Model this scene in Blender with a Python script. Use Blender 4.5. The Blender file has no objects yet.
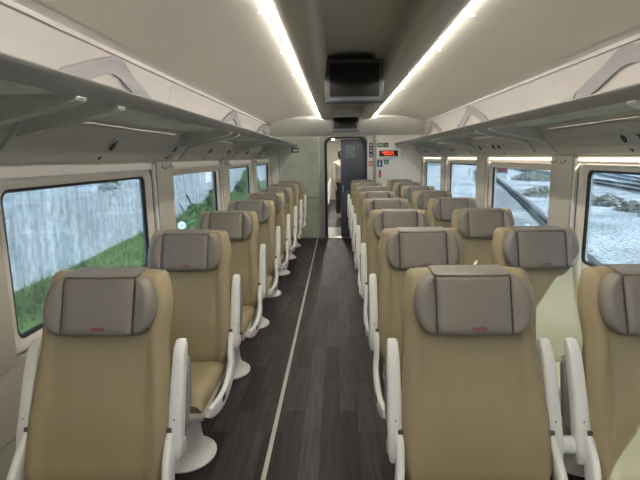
import bpy, bmesh, math, random
from mathutils import Vector, Matrix
random.seed(7)
SC = bpy.context.scene
COL = SC.collection
PI = math.pi
CX = 0.16                 # centre line of the carriage
LW, RW = -1.26, 1.58      # side walls
HW = 1.42
Y0, Y1 = -2.6, 9.1        # rear and front end of the saloon

# ------------------------------------------------------------------ materials
def new_mat(name):
    m = bpy.data.materials.new(name); m.use_nodes = True
    nt = m.node_tree
    b = nt.nodes['Principled BSDF']
    return m, nt, b

def mat(name, col, rough=0.5, metal=0.0, bump=0.0, bscale=200, var=0.0, vscale=6, sheen=0, spec=0.5, stretch=None, coat=0):
    m, nt, b = new_mat(name)
    b.inputs['Roughness'].default_value = rough
    b.inputs['Metallic'].default_value = metal
    b.inputs['Specular IOR Level'].default_value = spec
    b.inputs['Coat Weight'].default_value = coat
    if sheen: b.inputs['Sheen Weight'].default_value = sheen
    tc = nt.nodes.new('ShaderNodeTexCoord')
    src = tc.outputs['Object']
    if stretch:
        mp = nt.nodes.new('ShaderNodeMapping'); mp.inputs['Scale'].default_value = stretch
        nt.links.new(src, mp.inputs[0]); src = mp.outputs[0]
    n = nt.nodes.new('ShaderNodeTexNoise'); n.inputs['Scale'].default_value = vscale; n.inputs['Detail'].default_value = 5
    nt.links.new(src, n.inputs['Vector'])
    r = nt.nodes.new('ShaderNodeValToRGB')
    v = max(var, 0.015)
    r.color_ramp.elements[0].color = [c*(1-v) for c in col] + [1]
    r.color_ramp.elements[1].color = [min(1, c*(1+v)) for c in col] + [1]
    r.color_ramp.elements[0].position = .3; r.color_ramp.elements[1].position = .7
    nt.links.new(n.outputs['Fac'], r.inputs[0]); nt.links.new(r.outputs[0], b.inputs['Base Color'])
    if bump:
        n2 = nt.nodes.new('ShaderNodeTexNoise'); n2.inputs['Scale'].default_value = bscale
        nt.links.new(src, n2.inputs['Vector'])
        bp = nt.nodes.new('ShaderNodeBump'); bp.inputs['Strength'].default_value = bump; bp.inputs['Distance'].default_value = .002
        nt.links.new(n2.outputs['Fac'], bp.inputs['Height']); nt.links.new(bp.outputs[0], b.inputs['Normal'])
    return m

def emit(name, col, s):
    m, nt, b = new_mat(name)
    b.inputs['Base Color'].default_value = (*col, 1)
    b.inputs['Emission Color'].default_value = (*col, 1); b.inputs['Emission Strength'].default_value = s
    return m

def glass(name, tint, refl=0.08, haze=None, hz=0.0):
    m, nt, b = new_mat(name); nt.nodes.remove(b)
    out = nt.nodes['Material Output']
    t = nt.nodes.new('ShaderNodeBsdfTransparent'); t.inputs[0].default_value = (*tint, 1)
    g = nt.nodes.new('ShaderNodeBsdfGlossy'); g.inputs['Roughness'].default_value = .02
    g.inputs[0].default_value = (1, 1, 1, 1)
    fr = nt.nodes.new('ShaderNodeFresnel'); fr.inputs[0].default_value = 1.45
    mx = nt.nodes.new('ShaderNodeMixShader')
    ml = nt.nodes.new('ShaderNodeMath'); ml.operation = 'MULTIPLY'; ml.inputs[1].default_value = refl*10
    ml.use_clamp = True
    nt.links.new(fr.outputs[0], ml.inputs[0]); nt.links.new(ml.outputs[0], mx.inputs[0])
    last = t.outputs[0]
    if haze:
        d = nt.nodes.new('ShaderNodeBsdfDiffuse'); d.inputs[0].default_value = (*haze, 1)
        n = nt.nodes.new('ShaderNodeTexNoise'); n.inputs['Scale'].default_value = 3
        tc = nt.nodes.new('ShaderNodeTexCoord'); nt.links.new(tc.outputs['Object'], n.inputs['Vector'])
        mr = nt.nodes.new('ShaderNodeMapRange'); mr.inputs[1].default_value = .3; mr.inputs[2].default_value = .7
        mr.inputs[3].default_value = hz*.85; mr.inputs[4].default_value = min(1, hz*1.15)
        nt.links.new(n.outputs['Fac'], mr.inputs[0])
        tl = nt.nodes.new('ShaderNodeBsdfTranslucent'); tl.inputs[0].default_value = (*haze, 1)
        m3 = nt.nodes.new('ShaderNodeMixShader'); m3.inputs[0].default_value = .5
        nt.links.new(d.outputs[0], m3.inputs[1]); nt.links.new(tl.outputs[0], m3.inputs[2]); d = m3
        m2 = nt.nodes.new('ShaderNodeMixShader'); nt.links.new(mr.outputs[0], m2.inputs[0])
        nt.links.new(t.outputs[0], m2.inputs[1]); nt.links.new(d.outputs[0], m2.inputs[2]); last = m2.outputs[0]
    nt.links.new(last, mx.inputs[1]); nt.links.new(g.outputs[0], mx.inputs[2])
    nt.links.new(mx.outputs[0], out.inputs[0])
    return m

M = {}
M['tan'] = mat('tan_leather', (.295, .24, .138), .48, bump=.25, bscale=380, var=.05, vscale=5)
M['grey'] = mat('grey_leather', (.195, .172, .148), .45, bump=.25, bscale=420, var=.04)
M['pad'] = mat('grey_pad', (.24, .23, .21), .55, var=.04)
M['white'] = mat('white_plastic', (.80, .79, .76), .35, var=.03)
M['shell'] = mat('shell_plastic', (.62, .60, .55), .4, var=.03)
M['dark'] = mat('dark_plastic', (.03, .03, .035), .5)
M['black'] = mat('black_rubber', (.012, .012, .014), .5)
M['wall'] = mat('wall_panel', (.43, .40, .335), .5, var=.02, vscale=2)
M['upper'] = mat('upper_panel', (.64, .59, .56), .55, var=.02, vscale=2)
M['ceil'] = mat('ceiling_panel', (.58, .545, .48), .6, var=.02, vscale=1.5)
M['duct'] = mat('duct_panel', (.46, .43, .375), .5, var=.02)
M['frame'] = mat('window_frame', (.60, .56, .49), .42, var=.02)
M['alu'] = mat('brushed_aluminium', (.50, .50, .49), .32, metal=.7, var=.05, stretch=(40, 1, 40), vscale=4)
M['rail'] = mat('rack_rail', (.25, .25, .24), .42, metal=.2, var=.03)
M['bracket'] = mat('rack_bracket', (.46, .46, .42), .42, metal=.1, var=.04)
M['loop'] = mat('lilac_grey_band', (.40, .37, .385), .5, var=.02)
M['service'] = mat('service_panel', (.47, .44, .38), .5, var=.02)
M['slate'] = mat('slate_door', (.085, .095, .125), .45, var=.03)
M['jamb'] = mat('grey_jamb', (.30, .305, .31), .4, metal=.2, var=.03)
M['screen'] = mat('black_screen', (.010, .011, .011), .38, spec=.25)
M['bezel'] = mat('grey_bezel', (.085, .088, .09), .4)
M['blind'] = None
M['endwall'] = mat('end_wall', (.76, .735, .67), .5, var=.02, vscale=2)
M['red'] = mat('red_sign', (.55, .04, .03), .5)
M['green'] = mat('green_sign', (.03, .22, .10), .5)
M['blue'] = mat('blue_sign', (.03, .10, .22), .5)
M['signw'] = mat('white_sign', (.75, .75, .73), .5)
M['logo'] = mat('crimson_print', (.22, .02, .06), .5)
M['strip'] = mat('pale_floor_strip', (.50, .48, .44), .4, metal=.2)
M['glass'] = glass('tinted_window_glass', (.74, .88, 1.0), .05)
M['rackglass'] = glass('green_rack_glass', (.60, .66, .60), .08, (.78, .84, .78), .75)
M['partglass'] = glass('green_partition_glass', (.62, .70, .62), .06, (.78, .82, .70), .85)
M['light'] = emit('strip_light', (1.0, .95, .86), 78)
M['led'] = emit('red_led', (1.0, .12, .03), 2.0)
M['spot'] = mat('chrome_lens', (.6, .6, .58), .2, metal=.8)
M['fiber'] = mat('dark_hair', (.02, .014, .01), .6)
M['skin'] = mat('skin', (.45, .27, .19), .5)
M['shirt'] = mat('pale_shirt', (.50, .47, .42), .8, var=.05, vscale=20)
M['trouser'] = mat('dark_trousers', (.03, .03, .04), .8)
M['steel'] = mat('rail_steel', (.075, .065, .06), .8, metal=0)
M['sleeper'] = mat('sleeper', (.34, .33, .31), .9, var=.2)
M['rust'] = mat('dark_red_paint', (.16, .035, .03), .7, var=.2)
M['vest'] = mat('vestibule_floor', (.30, .30, .30), .3, var=.05)

def blind_mat():
    m, nt, b = new_mat('blind_fabric')
    b.inputs['Base Color'].default_value = (.78, .72, .66, 1); b.inputs['Roughness'].default_value = .8
    tr = nt.nodes.new('ShaderNodeBsdfTranslucent'); tr.inputs[0].default_value = (.95, .89, .82, 1)
    mx = nt.nodes.new('ShaderNodeMixShader'); mx.inputs[0].default_value = .72
    w = nt.nodes.new('ShaderNodeTexWave'); w.inputs['Scale'].default_value = 60
    tc = nt.nodes.new('ShaderNodeTexCoord'); nt.links.new(tc.outputs['Object'], w.inputs['Vector'])
    bp = nt.nodes.new('ShaderNodeBump'); bp.inputs['Strength'].default_value = .1; bp.inputs['Distance'].default_value = .001
    nt.links.new(w.outputs['Fac'], bp.inputs['Height']); nt.links.new(bp.outputs[0], b.inputs['Normal'])
    nt.links.new(b.outputs[0], mx.inputs[1]); nt.links.new(tr.outputs[0], mx.inputs[2])
    nt.links.new(mx.outputs[0], nt.nodes['Material Output'].inputs[0])
    return m
M['blind'] = blind_mat()

def floor_mat():
    m, nt, b = new_mat('dark_wood_planks')
    tc = nt.nodes.new('ShaderNodeTexCoord')
    mp = nt.nodes.new('ShaderNodeMapping'); mp.inputs['Rotation'].default_value = (0, 0, PI/2)
    nt.links.new(tc.outputs['Object'], mp.inputs[0])
    br = nt.nodes.new('ShaderNodeTexBrick')
    br.inputs['Color1'].default_value = (.050, .042, .043, 1); br.inputs['Color2'].default_value = (.014, .012, .013, 1)
    br.inputs['Mortar'].default_value = (.016, .014, .015, 1)
    br.inputs['Scale'].default_value = 1; br.inputs['Mortar Size'].default_value = .002
    br.inputs['Brick Width'].default_value = .62; br.inputs['Row Height'].default_value = .105
    br.offset = .37; br.offset_frequency = 3
    nt.links.new(mp.outputs[0], br.inputs['Vector'])
    mp2 = nt.nodes.new('ShaderNodeMapping'); mp2.inputs['Scale'].default_value = (38, 3.0, 1)
    nt.links.new(tc.outputs['Object'], mp2.inputs[0])
    n = nt.nodes.new('ShaderNodeTexNoise'); n.inputs['Scale'].default_value = 1; n.inputs['Detail'].default_value = 8; n.inputs['Distortion'].default_value = .8
    nt.links.new(mp2.outputs[0], n.inputs['Vector'])
    r = nt.nodes.new('ShaderNodeValToRGB'); r.color_ramp.elements[0].position = .3; r.color_ramp.elements[1].position = .72
    r.color_ramp.elements[0].color = (.55, .55, .55, 1); r.color_ramp.elements[1].color = (1.6, 1.55, 1.5, 1)
    nt.links.new(n.outputs['Fac'], r.inputs[0])
    mx = nt.nodes.new('ShaderNodeMix'); mx.data_type = 'RGBA'; mx.blend_type = 'MULTIPLY'; mx.inputs[0].default_value = 1
    nt.links.new(br.outputs['Color'], mx.inputs[6]); nt.links.new(r.outputs[0], mx.inputs[7])
    nt.links.new(mx.outputs[2], b.inputs['Base Color'])
    b.inputs['Roughness'].default_value = .55; b.inputs['Specular IOR Level'].default_value = .25
    return m
M['floor'] = floor_mat()

def ballast_mat():
    m, nt, b = new_mat('pale_ballast')
    tc = nt.nodes.new('ShaderNodeTexCoord')
    v = nt.nodes.new('ShaderNodeTexVoronoi'); v.inputs['Scale'].default_value = 11
    nt.links.new(tc.outputs['Object'], v.inputs['Vector'])
    r = nt.nodes.new('ShaderNodeValToRGB')
    r.color_ramp.elements[0].color = (.62, .61, .60, 1); r.color_ramp.elements[1].color = (.14, .14, .145, 1)
    r.color_ramp.elements[0].position = .35; r.color_ramp.elements[1].position = .85
    nt.links.new(v.outputs['Distance'], r.inputs[0])
    n = nt.nodes.new('ShaderNodeTexNoise'); n.inputs['Scale'].default_value = .35; n.inputs['Detail'].default_value = 6
    nt.links.new(tc.outputs['Object'], n.inputs['Vector'])
    r2 = nt.nodes.new('ShaderNodeValToRGB'); r2.color_ramp.elements[0].position = .35; r2.color_ramp.elements[1].position = .6
    r2.color_ramp.elements[0].color = (.55, .54, .52, 1); r2.color_ramp.elements[1].color = (1, 1, 1, 1)
    nt.links.new(n.outputs['Fac'], r2.inputs[0])
    mx = nt.nodes.new('ShaderNodeMix'); mx.data_type = 'RGBA'; mx.blend_type = 'MULTIPLY'; mx.inputs[0].default_value = 1
    nt.links.new(r.outputs[0], mx.inputs[6]); nt.links.new(r2.outputs[0], mx.inputs[7])
    nt.links.new(mx.outputs[2], b.inputs['Base Color'])
    bp = nt.nodes.new('ShaderNodeBump'); bp.inputs['Strength'].default_value = .8; bp.inputs['Distance'].default_value = .03
    bp.invert = True
    nt.links.new(v.outputs['Distance'], bp.inputs['Height']); nt.links.new(bp.outputs[0], b.inputs['Normal'])
    b.inputs['Roughness'].default_value = .95
    return m
M['ballast'] = ballast_mat()

def concrete_mat():
    m, nt, b = new_mat('streaked_concrete')
    tc = nt.nodes.new('ShaderNodeTexCoord')
    def noise(sc, scale, det=6):
        mp = nt.nodes.new('ShaderNodeMapping'); mp.inputs['Scale'].default_value = sc
        nt.links.new(tc.outputs['Object'], mp.inputs[0])
        n = nt.nodes.new('ShaderNodeTexNoise'); n.inputs['Scale'].default_value = scale; n.inputs['Detail'].default_value = det
        nt.links.new(mp.outputs[0], n.inputs['Vector']); return n
    def ramp(n, p0, c0, p1, c1):
        r = nt.nodes.new('ShaderNodeValToRGB'); e = r.color_ramp.elements
        e[0].position, e[0].color, e[1].position, e[1].color = p0, (*c0, 1), p1, (*c1, 1)
        nt.links.new(n.outputs['Fac'], r.inputs[0]); return r
    def mul(a, b_):
        mx = nt.nodes.new('ShaderNodeMix'); mx.data_type = 'RGBA'; mx.blend_type = 'MULTIPLY'; mx.inputs[0].default_value = 1
        nt.links.new(a, mx.inputs[6]); nt.links.new(b_, mx.inputs[7]); return mx.outputs[2]
    base = ramp(noise((1, 1, 1), 1.2), .3, (.36, .36, .36), .7, (.52, .515, .51))
    streak = ramp(noise((1, 3.2, .25), 1.6), .36, (.62, .63, .64), .60, (1, 1, 1))
    rust = ramp(noise((1, 2.2, .12), 1.1), .62, (1, 1, 1), .74, (.80, .62, .48))
    fine = ramp(noise((1, 4, 2.2), 2.6), .42, (.70, .72, .74), .58, (1, 1, 1))
    o = mul(mul(mul(base.outputs[0], streak.outputs[0]), rust.outputs[0]), fine.outputs[0])
    nt.links.new(o, b.inputs['Base Color']); b.inputs['Roughness'].default_value = .9
    return m
M['concrete'] = concrete_mat()
M['grass'] = mat('grass_blades', (.11, .165, .05), .8, var=.55, vscale=1.2)
M['soil'] = mat('grass_soil', (.05, .08, .025), .9, var=.4, vscale=4)
M['leaf'] = mat('shrub_leaves', (.06, .13, .035), .7, var=.4, vscale=4)
M['dry'] = mat('dry_shrub', (.36, .34, .28), .85, var=.3, vscale=6)

# ------------------------------------------------------------------ mesh helpers
def link(name, bm, m, parent=None, smooth=True, loc=None, sharp=35):
    me = bpy.data.meshes.new(name)
    bmesh.ops.recalc_face_normals(bm, faces=bm.faces)
    if smooth:
        for f in bm.faces: f.smooth = True
        for e in bm.edges:
            if len(e.link_faces) == 2 and e.calc_face_angle(0) > math.radians(sharp): e.smooth = False
    bm.to_mesh(me); bm.free()
    o = bpy.data.objects.new(name, me); COL.objects.link(o)
    if isinstance(m, (list, tuple)):
        for x in m: me.materials.append(x)
    else: me.materials.append(m)
    if loc: o.location = loc
    if parent: o.parent = parent
    return o

def tag(o, label, cat, group=None):
    o['label'] = label; o['category'] = cat
    if group: o['group'] = group
    return o
def struct(o): o['kind'] = 'structure'; return o
def empty(name, loc=(0, 0, 0)):
    o = bpy.data.objects.new(name, None); COL.objects.link(o); o.location = loc; o.empty_display_size = .1
    return o

def box(bm, c, s, r=0, seg=2, M4=None, mi=0):
    ret = bmesh.ops.create_cube(bm, size=1)
    vs = ret['verts']
    for v in vs: v.co = Vector((v.co.x*s[0], v.co.y*s[1], v.co.z*s[2]))
    fs = list({f for v in vs for f in v.link_faces})
    if r > 0:
        es = list({e for v in vs for e in v.link_edges})
        rr = bmesh.ops.bevel(bm, geom=es, offset=r, segments=seg, profile=.5, affect='EDGES', clamp_overlap=True)
        vs = list({v for v in rr['verts']} | {v for v in vs if v.is_valid})
        vs = list({v for f in rr['faces'] for v in f.verts} | set(v for v in vs if v.is_valid))
        # collect the whole island
        seen = set(vs); st = list(vs)
        while st:
            v = st.pop()
            for e in v.link_edges:
                o = e.other_vert(v)
                if o not in seen: seen.add(o); st.append(o)
        vs = list(seen)
    T = Matrix.Translation(c)
    if M4 is not None: T = T @ M4
    for v in vs: v.co = T @ v.co
    if mi:
        for f in {f for v in vs for f in v.link_faces}: f.material_index = mi
    return vs

def prism(bm, pts, a, b, axis='y', closed=True):
    """extrude a 2-D outline between a and b along an axis"""
    def P(p, t):
        if axis == 'y': return Vector((p[0], t, p[1]))
        if axis == 'x': return Vector((t, p[0], p[1]))
        return Vector((p[0], p[1], t))
    va = [bm.verts.new(P(p, a)) for p in pts]; vb = [bm.verts.new(P(p, b)) for p in pts]
    n = len(pts)
    for i in range(n if closed else n-1):
        j = (i+1) % n
        bm.faces.new((va[i], va[j], vb[j], vb[i]))
    if closed:
        bm.faces.new(va); bm.faces.new(vb[::-1])
    return va+vb

def thick(pts, t):
    """offset an open polyline to its outline of thickness t"""
    out = []
    n = len(pts)
    L = []
    for i in range(n):
        p = Vector(pts[max(i-1, 0)]); q = Vector(pts[min(i+1, n-1)])
        d = (q-p).normalized(); nn = Vector((-d.y, d.x))
        L.append((Vector(pts[i]), nn))
    return [tuple(p) for p, _ in L] + [tuple(p+nn*t) for p, nn in reversed(L)]

def smoothline(pts, n=6):
    out = []
    P = [Vector(p) for p in pts]
    for i in range(len(P)-1):
        p0 = P[max(i-1, 0)]; p1 = P[i]; p2 = P[i+1]; p3 = P[min(i+2, len(P)-1)]
        for k in range(n):
            t = k/n
            out.append(.5*((2*p1)+(-p0+p2)*t+(2*p0-5*p1+4*p2-p3)*t*t+(-p0+3*p1-3*p2+p3)*t**3))
    out.append(P[-1]); return out

def sweep(bm, path, sec, up=Vector((1, 0, 0)), scales=None, cap=True):
    """sweep a closed 2-D section (list of (a,b)) along a 3-D path; a along `up`, b perpendicular"""
    rings = []
    n = len(path)
    for i in range(n):
        p = Vector(path[max(i-1, 0)]); q = Vector(path[min(i+1, n-1)])
        d = (q-p).normalized(); a = (up - d*up.dot(d)).normalized(); b = d.cross(a)
        s = scales[i] if scales else 1
        if not isinstance(s, tuple): s = (s, s)
        rings.append([bm.verts.new(Vector(path[i])+a*x*s[0]+b*y*s[1]) for x, y in sec])
    m = len(sec)
    for i in range(n-1):
        for j in range(m):
            k = (j+1) % m
            bm.faces.new((rings[i][j], rings[i][k], rings[i+1][k], rings[i+1][j]))
    if cap: bm.faces.new(rings[0][::-1]); bm.faces.new(rings[-1])

def rsec(w, h, r=.3, n=3):
    """rounded rectangle section"""
    R = min(w, h)*r; out = []
    for sx, sy, a0 in ((1, 1, 0), (-1, 1, 90), (-1, -1, 180), (1, -1, 270)):
        for k in range(n+1):
            a = math.radians(a0+90*k/n)
            out.append((sx*(w/2-R)+R*math.cos(a), sy*(h/2-R)+R*math.sin(a)))
    return out
def csec(r, n=12): return [(r*math.cos(2*PI*i/n), r*math.sin(2*PI*i/n)) for i in range(n)]

def lathe(bm, prof, c=(0, 0, 0), n=28, sx=1, sy=1):
    rings = []
    for r, z in prof:
        rings.append([bm.verts.new((c[0]+sx*r*math.cos(2*PI*i/n), c[1]+sy*r*math.sin(2*PI*i/n), c[2]+z)) for i in range(n)])
    for a, b in zip(rings, rings[1:]):
        for i in range(n):
            j = (i+1) % n
            bm.faces.new((a[i], a[j], b[j], b[i]))
    bm.faces.new(rings[0][::-1]); bm.faces.new(rings[-1])

def slab(bm, us, vs, wf, zf, front, back, seams=()):
    """a padded panel: grid over us x vs; x=u*w(v), z=z(v); front/back give y.  closed."""
    F = []; B = []
    for v in vs:
        F.append([bm.verts.new((u*wf(v), front(u*wf(v), v, u), zf(v))) for u in us])
        B.append([bm.verts.new((u*wf(v), back(u*wf(v), v, u), zf(v))) for u in us])
    nv, nu = len(vs), len(us)
    for j in range(nv-1):
        for i in range(nu-1):
            bm.faces.new((F[j][i], F[j][i+1], F[j+1][i+1], F[j+1][i]))
            bm.faces.new((B[j][i], B[j+1][i], B[j+1][i+1], B[j][i+1]))
        bm.faces.new((F[j][0], F[j+1][0], B[j+1][0], B[j][0]))
        bm.faces.new((F[j][-1], B[j][-1], B[j+1][-1], F[j+1][-1]))
    for i in range(nu-1):
        bm.faces.new((F[0][i], B[0][i], B[0][i+1], F[0][i+1]))
        bm.faces.new((F[-1][i], F[-1][i+1], B[-1][i+1], B[-1][i]))

def interp(tab, t):
    for (a, x), (b, y) in zip(tab, tab[1:]):
        if t <= b:
            k = max(0, min(1, (t-a)/(b-a))); k = k*k*(3-2*k)
            return x+(y-x)*k
    return tab[-1][1]

def text_mesh(body, size, ext=.001, bold=0):
    cu = bpy.data.curves.new('t', 'FONT'); cu.body = body; cu.size = size; cu.extrude = ext; cu.align_x = 'CENTER'
    cu.offset = bold; cu.resolution_u = 3
    o = bpy.data.objects.new('t', cu); COL.objects.link(o)
    dg = bpy.context.evaluated_depsgraph_get(); dg.update()
    me = bpy.data.meshes.new_from_object(o.evaluated_get(dg))
    bpy.data.objects.remove(o); bpy.data.curves.remove(cu)
    return me

# ------------------------------------------------------------------ setting: floor, walls, ceiling
bm = bmesh.new(); box(bm, (CX, (Y0+Y1)/2, -.03), (2*HW+.1, Y1-Y0, .06))
struct(link('floor', bm, M['floor'], smooth=False))
bm = bmesh.new()
prism(bm, [(-.012, 0), (-.011, .0025), (-.005, .004), (-.004, .0025), (.004, .0025), (.005, .004), (.011, .0025), (.012, 0)], Y0, 9.06)
for v in bm.verts: v.co.x += -.372 + (v.co.y-2.1)*-.0028
struct(link('trim_1', bm, M['strip'], smooth=False))

WINS = [-2.01, -.11, 1.79, 3.69, 5.59, 7.49]   # near edge of each pane
PW = 1.36
ZB, ZT = .825, 1.412
def side_x(s, d):     # d = distance inward from the wall face plane (pillar face)
    return CX + s*(HW - d)

for s, nm in ((-1, 'left'), (1, 'right')):
    bm = bmesh.new()
    X = lambda d: CX+s*(HW-d)
    # lower wall: main panel, with a raised heater duct at the foot
    lo = [(X(-.05), 0), (X(.055), 0), (X(.055), .15), (X(.045), .17), (X(.012), .185), (X(0), .20), (X(-.004), .46), (X(-.004), .466), (X(0), .472),
          (X(0), .735), (X(-.004), .755), (X(-.03), .765), (X(-.08), .765), (X(-.08), 0)]
    ys = [Y0]+[w+PW+.29-.002+k for w in WINS for k in (0,)]
    edges = [Y0]+[w+PW+.29 for w in WINS[:-1]]+[Y1]
    for a, b in zip(edges, edges[1:]): prism(bm, lo, a+.0015, b-.0015)
    # pillars between the bays
    for w in WINS:
        a = w+PW+.13; b = min(w+PW+.45, Y1)
        box(bm, (X(-.02), (a+b)/2, 1.137), (.09, b-a, .76), .006)
    box(bm, (X(-.02), (Y0+WINS[0]-.13)/2, 1.137), (.09, WINS[0]-.13-Y0, .76))
    # upper strip of wall above the blinds, the slanted service panel and the cove panel
    prism(bm, [(X(0), 1.507), (X(0), 1.517), (X(-.02), 1.520), (X(-.02), 1.512)], Y0, Y1)
    box(bm, (X(-.06), (Y0+Y1)/2, 1.70), (.09, Y1-Y0, .02))  # unseen seal strip, added to keep daylight out of the ceiling cavity
    struct(link('wall_'+nm, bm, M['wall'], sharp=30))
    bm = bmesh.new()
    sv = [(X(.004), 1.516), (X(.02), 1.523), (X(.055), 1.566), (X(.060), 1.566), (X(.062), 1.576), (X(.095), 1.617), (X(.100), 1.617), (X(.102), 1.627), (X(.130), 1.66), (X(.14), 1.682), (X(.13), 1.695), (X(-.02), 1.705), (X(-.02), 1.516)]
    for a, b in zip(edges, edges[1:]): prism(bm, sv, a+.2 if a > Y0 else a, b+.197 if b < Y1 else b)
    struct(link('trim_'+('2' if s < 0 else '3'), bm, M['service'], sharp=20))
    bm = bmesh.new()
    cv = smoothline([(X(.02), 1.705, 0), (X(-.002), 1.80, 0), (X(.0), 1.90, 0), (X(.02), 2.0, 0), (X(.055), 2.085, 0)], 4)
    cv = [(p.x, p.y) for p in cv]
    for a, b in zip(edges, edges[1:]):
        a2, b2 = a+.2 if a > Y0 else a, b+.2 if b < Y1 else b
        prism(bm, thick(cv, -.02*s), a2+.0015, b2-.0015)
    # lip between seam and ceiling
    prism(bm, [(X(.058), 2.094), (X(.056), 2.118), (X(.075), 2.128), (X(.135), 2.142), (X(.135), 2.16), (X(.03), 2.16), (X(.03), 2.094)], Y0, Y1)
    struct(link('trim_'+('4' if s < 0 else '5'), bm, M['upper'], sharp=25))

# ceiling: two vaulted side panels, ducts with rounded lips, and the recess
bm = bmesh.new()
edges = [Y0, -.9, 1.02, 2.94, 4.86, 6.78, 8.62]
for s in (-1, 1):
    X = lambda d: CX+s*d
    pr = smoothline([(X(.485), 2.222, 0), (X(.62), 2.236, 0), (X(.8), 2.235, 0), (X(1.0), 2.21, 0), (X(1.16), 2.175, 0), (X(1.30), 2.135, 0)], 5)
    pr = [(p.x, p.y) for p in pr]
    for a, b in zip(edges, edges[1:]):
        prism(bm, thick(pr, .03*s), a+.0015, b-.0015)
struct(link('ceiling', bm, M['ceil'], sharp=40))
bm = bmesh.new()
for s in (-1, 1):
    X = lambda d: CX+s*d
    pr = smoothline([(X(.452), 2.235, 0), (X(.45), 2.20, 0), (X(.40), 2.180, 0), (X(.33), 2.168, 0), (X(.285), 2.172, 0), (X(.255), 2.20, 0), (X(.245), 2.25, 0), (X(.24), 2.37, 0)], 4)
    prism(bm, thick([(p.x, p.y) for p in pr], -.012*s), Y0, 8.62)
rc = smoothline([(CX-.25, 2.345, 0), (CX-.12, 2.36, 0), (CX+.12, 2.36, 0), (CX+.25, 2.345, 0)], 4)
for a, b in zip(edges, edges[1:]): prism(bm, thick([(p.x, p.y) for p in rc], .02), a+.0015, b-.0015)
struct(link('trim_6', bm, M['duct'], sharp=40))
bm = bmesh.new()   # outer roof
prism(bm, [(CX-1.52, 1.69), (CX-1.52, 2.0), (CX-1.3, 2.42), (CX-.6, 2.6), (CX+.6, 2.6), (CX+1.3, 2.42), (CX+1.52, 2.0), (CX+1.52, 1.69),
           (CX+1.49, 1.69), (CX+1.49, 2.0), (CX+1.28, 2.38), (CX+.6, 2.56), (CX-.6, 2.56), (CX-1.28, 2.38), (CX-1.49, 2.0), (CX-1.49, 1.69)], Y0-.05, 17.5)
struct(link('trim_7', bm, M['endwall']))
bm = bmesh.new()   # outer skin under the windows, keeps daylight out of the floor
for s in (-1, 1): box(bm, (CX+s*1.525, 7.4, .10), (.03, 20.2, 1.32))
struct(link('trim_8', bm, M['slate'], smooth=False))

# ceiling strip lights
for s, nm in ((-1, 'left'), (1, 'right')):
    root = empty('strip_light', (CX+s*.462, 3, 2.198))
    tag(root, 'long glowing strip light along the ceiling %s of the centre duct' % nm, 'light', None)
    bm = bmesh.new(); box(bm, (0, 0, 0), (.011, 11.2, .013), .003)
    link('diffuser', bm, M['light'], root, loc=(0, 0, 0))
    bm = bmesh.new()
    prism(bm, [(-.013, .008), (.013, .008), (.013, .03), (-.013, .03)], -5.6, 5.6)
    link('housing', bm, M['white'], root)
# small ceiling screws / sensors along the lights
k = 0
for s, ys in ((-1, (2.45, 3.35, 4.2)), (1, (2.6, 3.4, 5.2))):
    for y in ys:
        bm = bmesh.new(); lathe(bm, [(.010, -.004), (.012, 0), (.012, .004)], n=14)
        o = link('ceiling_stud', bm, M['white'], loc=(CX+s*.53, y, 2.218))
        tag(o, 'small white round stud beside the %s strip light, %s from the camera' % ('left' if s < 0 else 'right', ('nearest', 'second', 'farthest')[ys.index(y)]), 'stud', 'studs beside the strip lights')

# sloping header at the front end
bm = bmesh.new()
hd = smoothline([(8.60, 2.23, 0), (8.68, 2.16, 0), (8.85, 2.04, 0), (9.0, 1.955, 0), (9.1, 1.915, 0)], 4)
prism(bm, thick([(p.x, p.y) for p in hd], .02), CX-HW+.03, CX+HW-.03, axis='x')
prism(bm, [(8.605, 2.2), (8.63, 2.2), (8.63, 2.5), (8.605, 2.5)], CX-1.3, CX+1.3, axis='x')
struct(link('trim_9', bm, mat('header_panel', (.86, .83, .77), .5, var=.02)))

# rear wall behind the camera
bm = bmesh.new(); box(bm, (CX, Y0-.03, 1.25), (2*HW+.15, .06, 2.6))
struct(link('wall_back', bm, M['endwall'], smooth=False))

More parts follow.
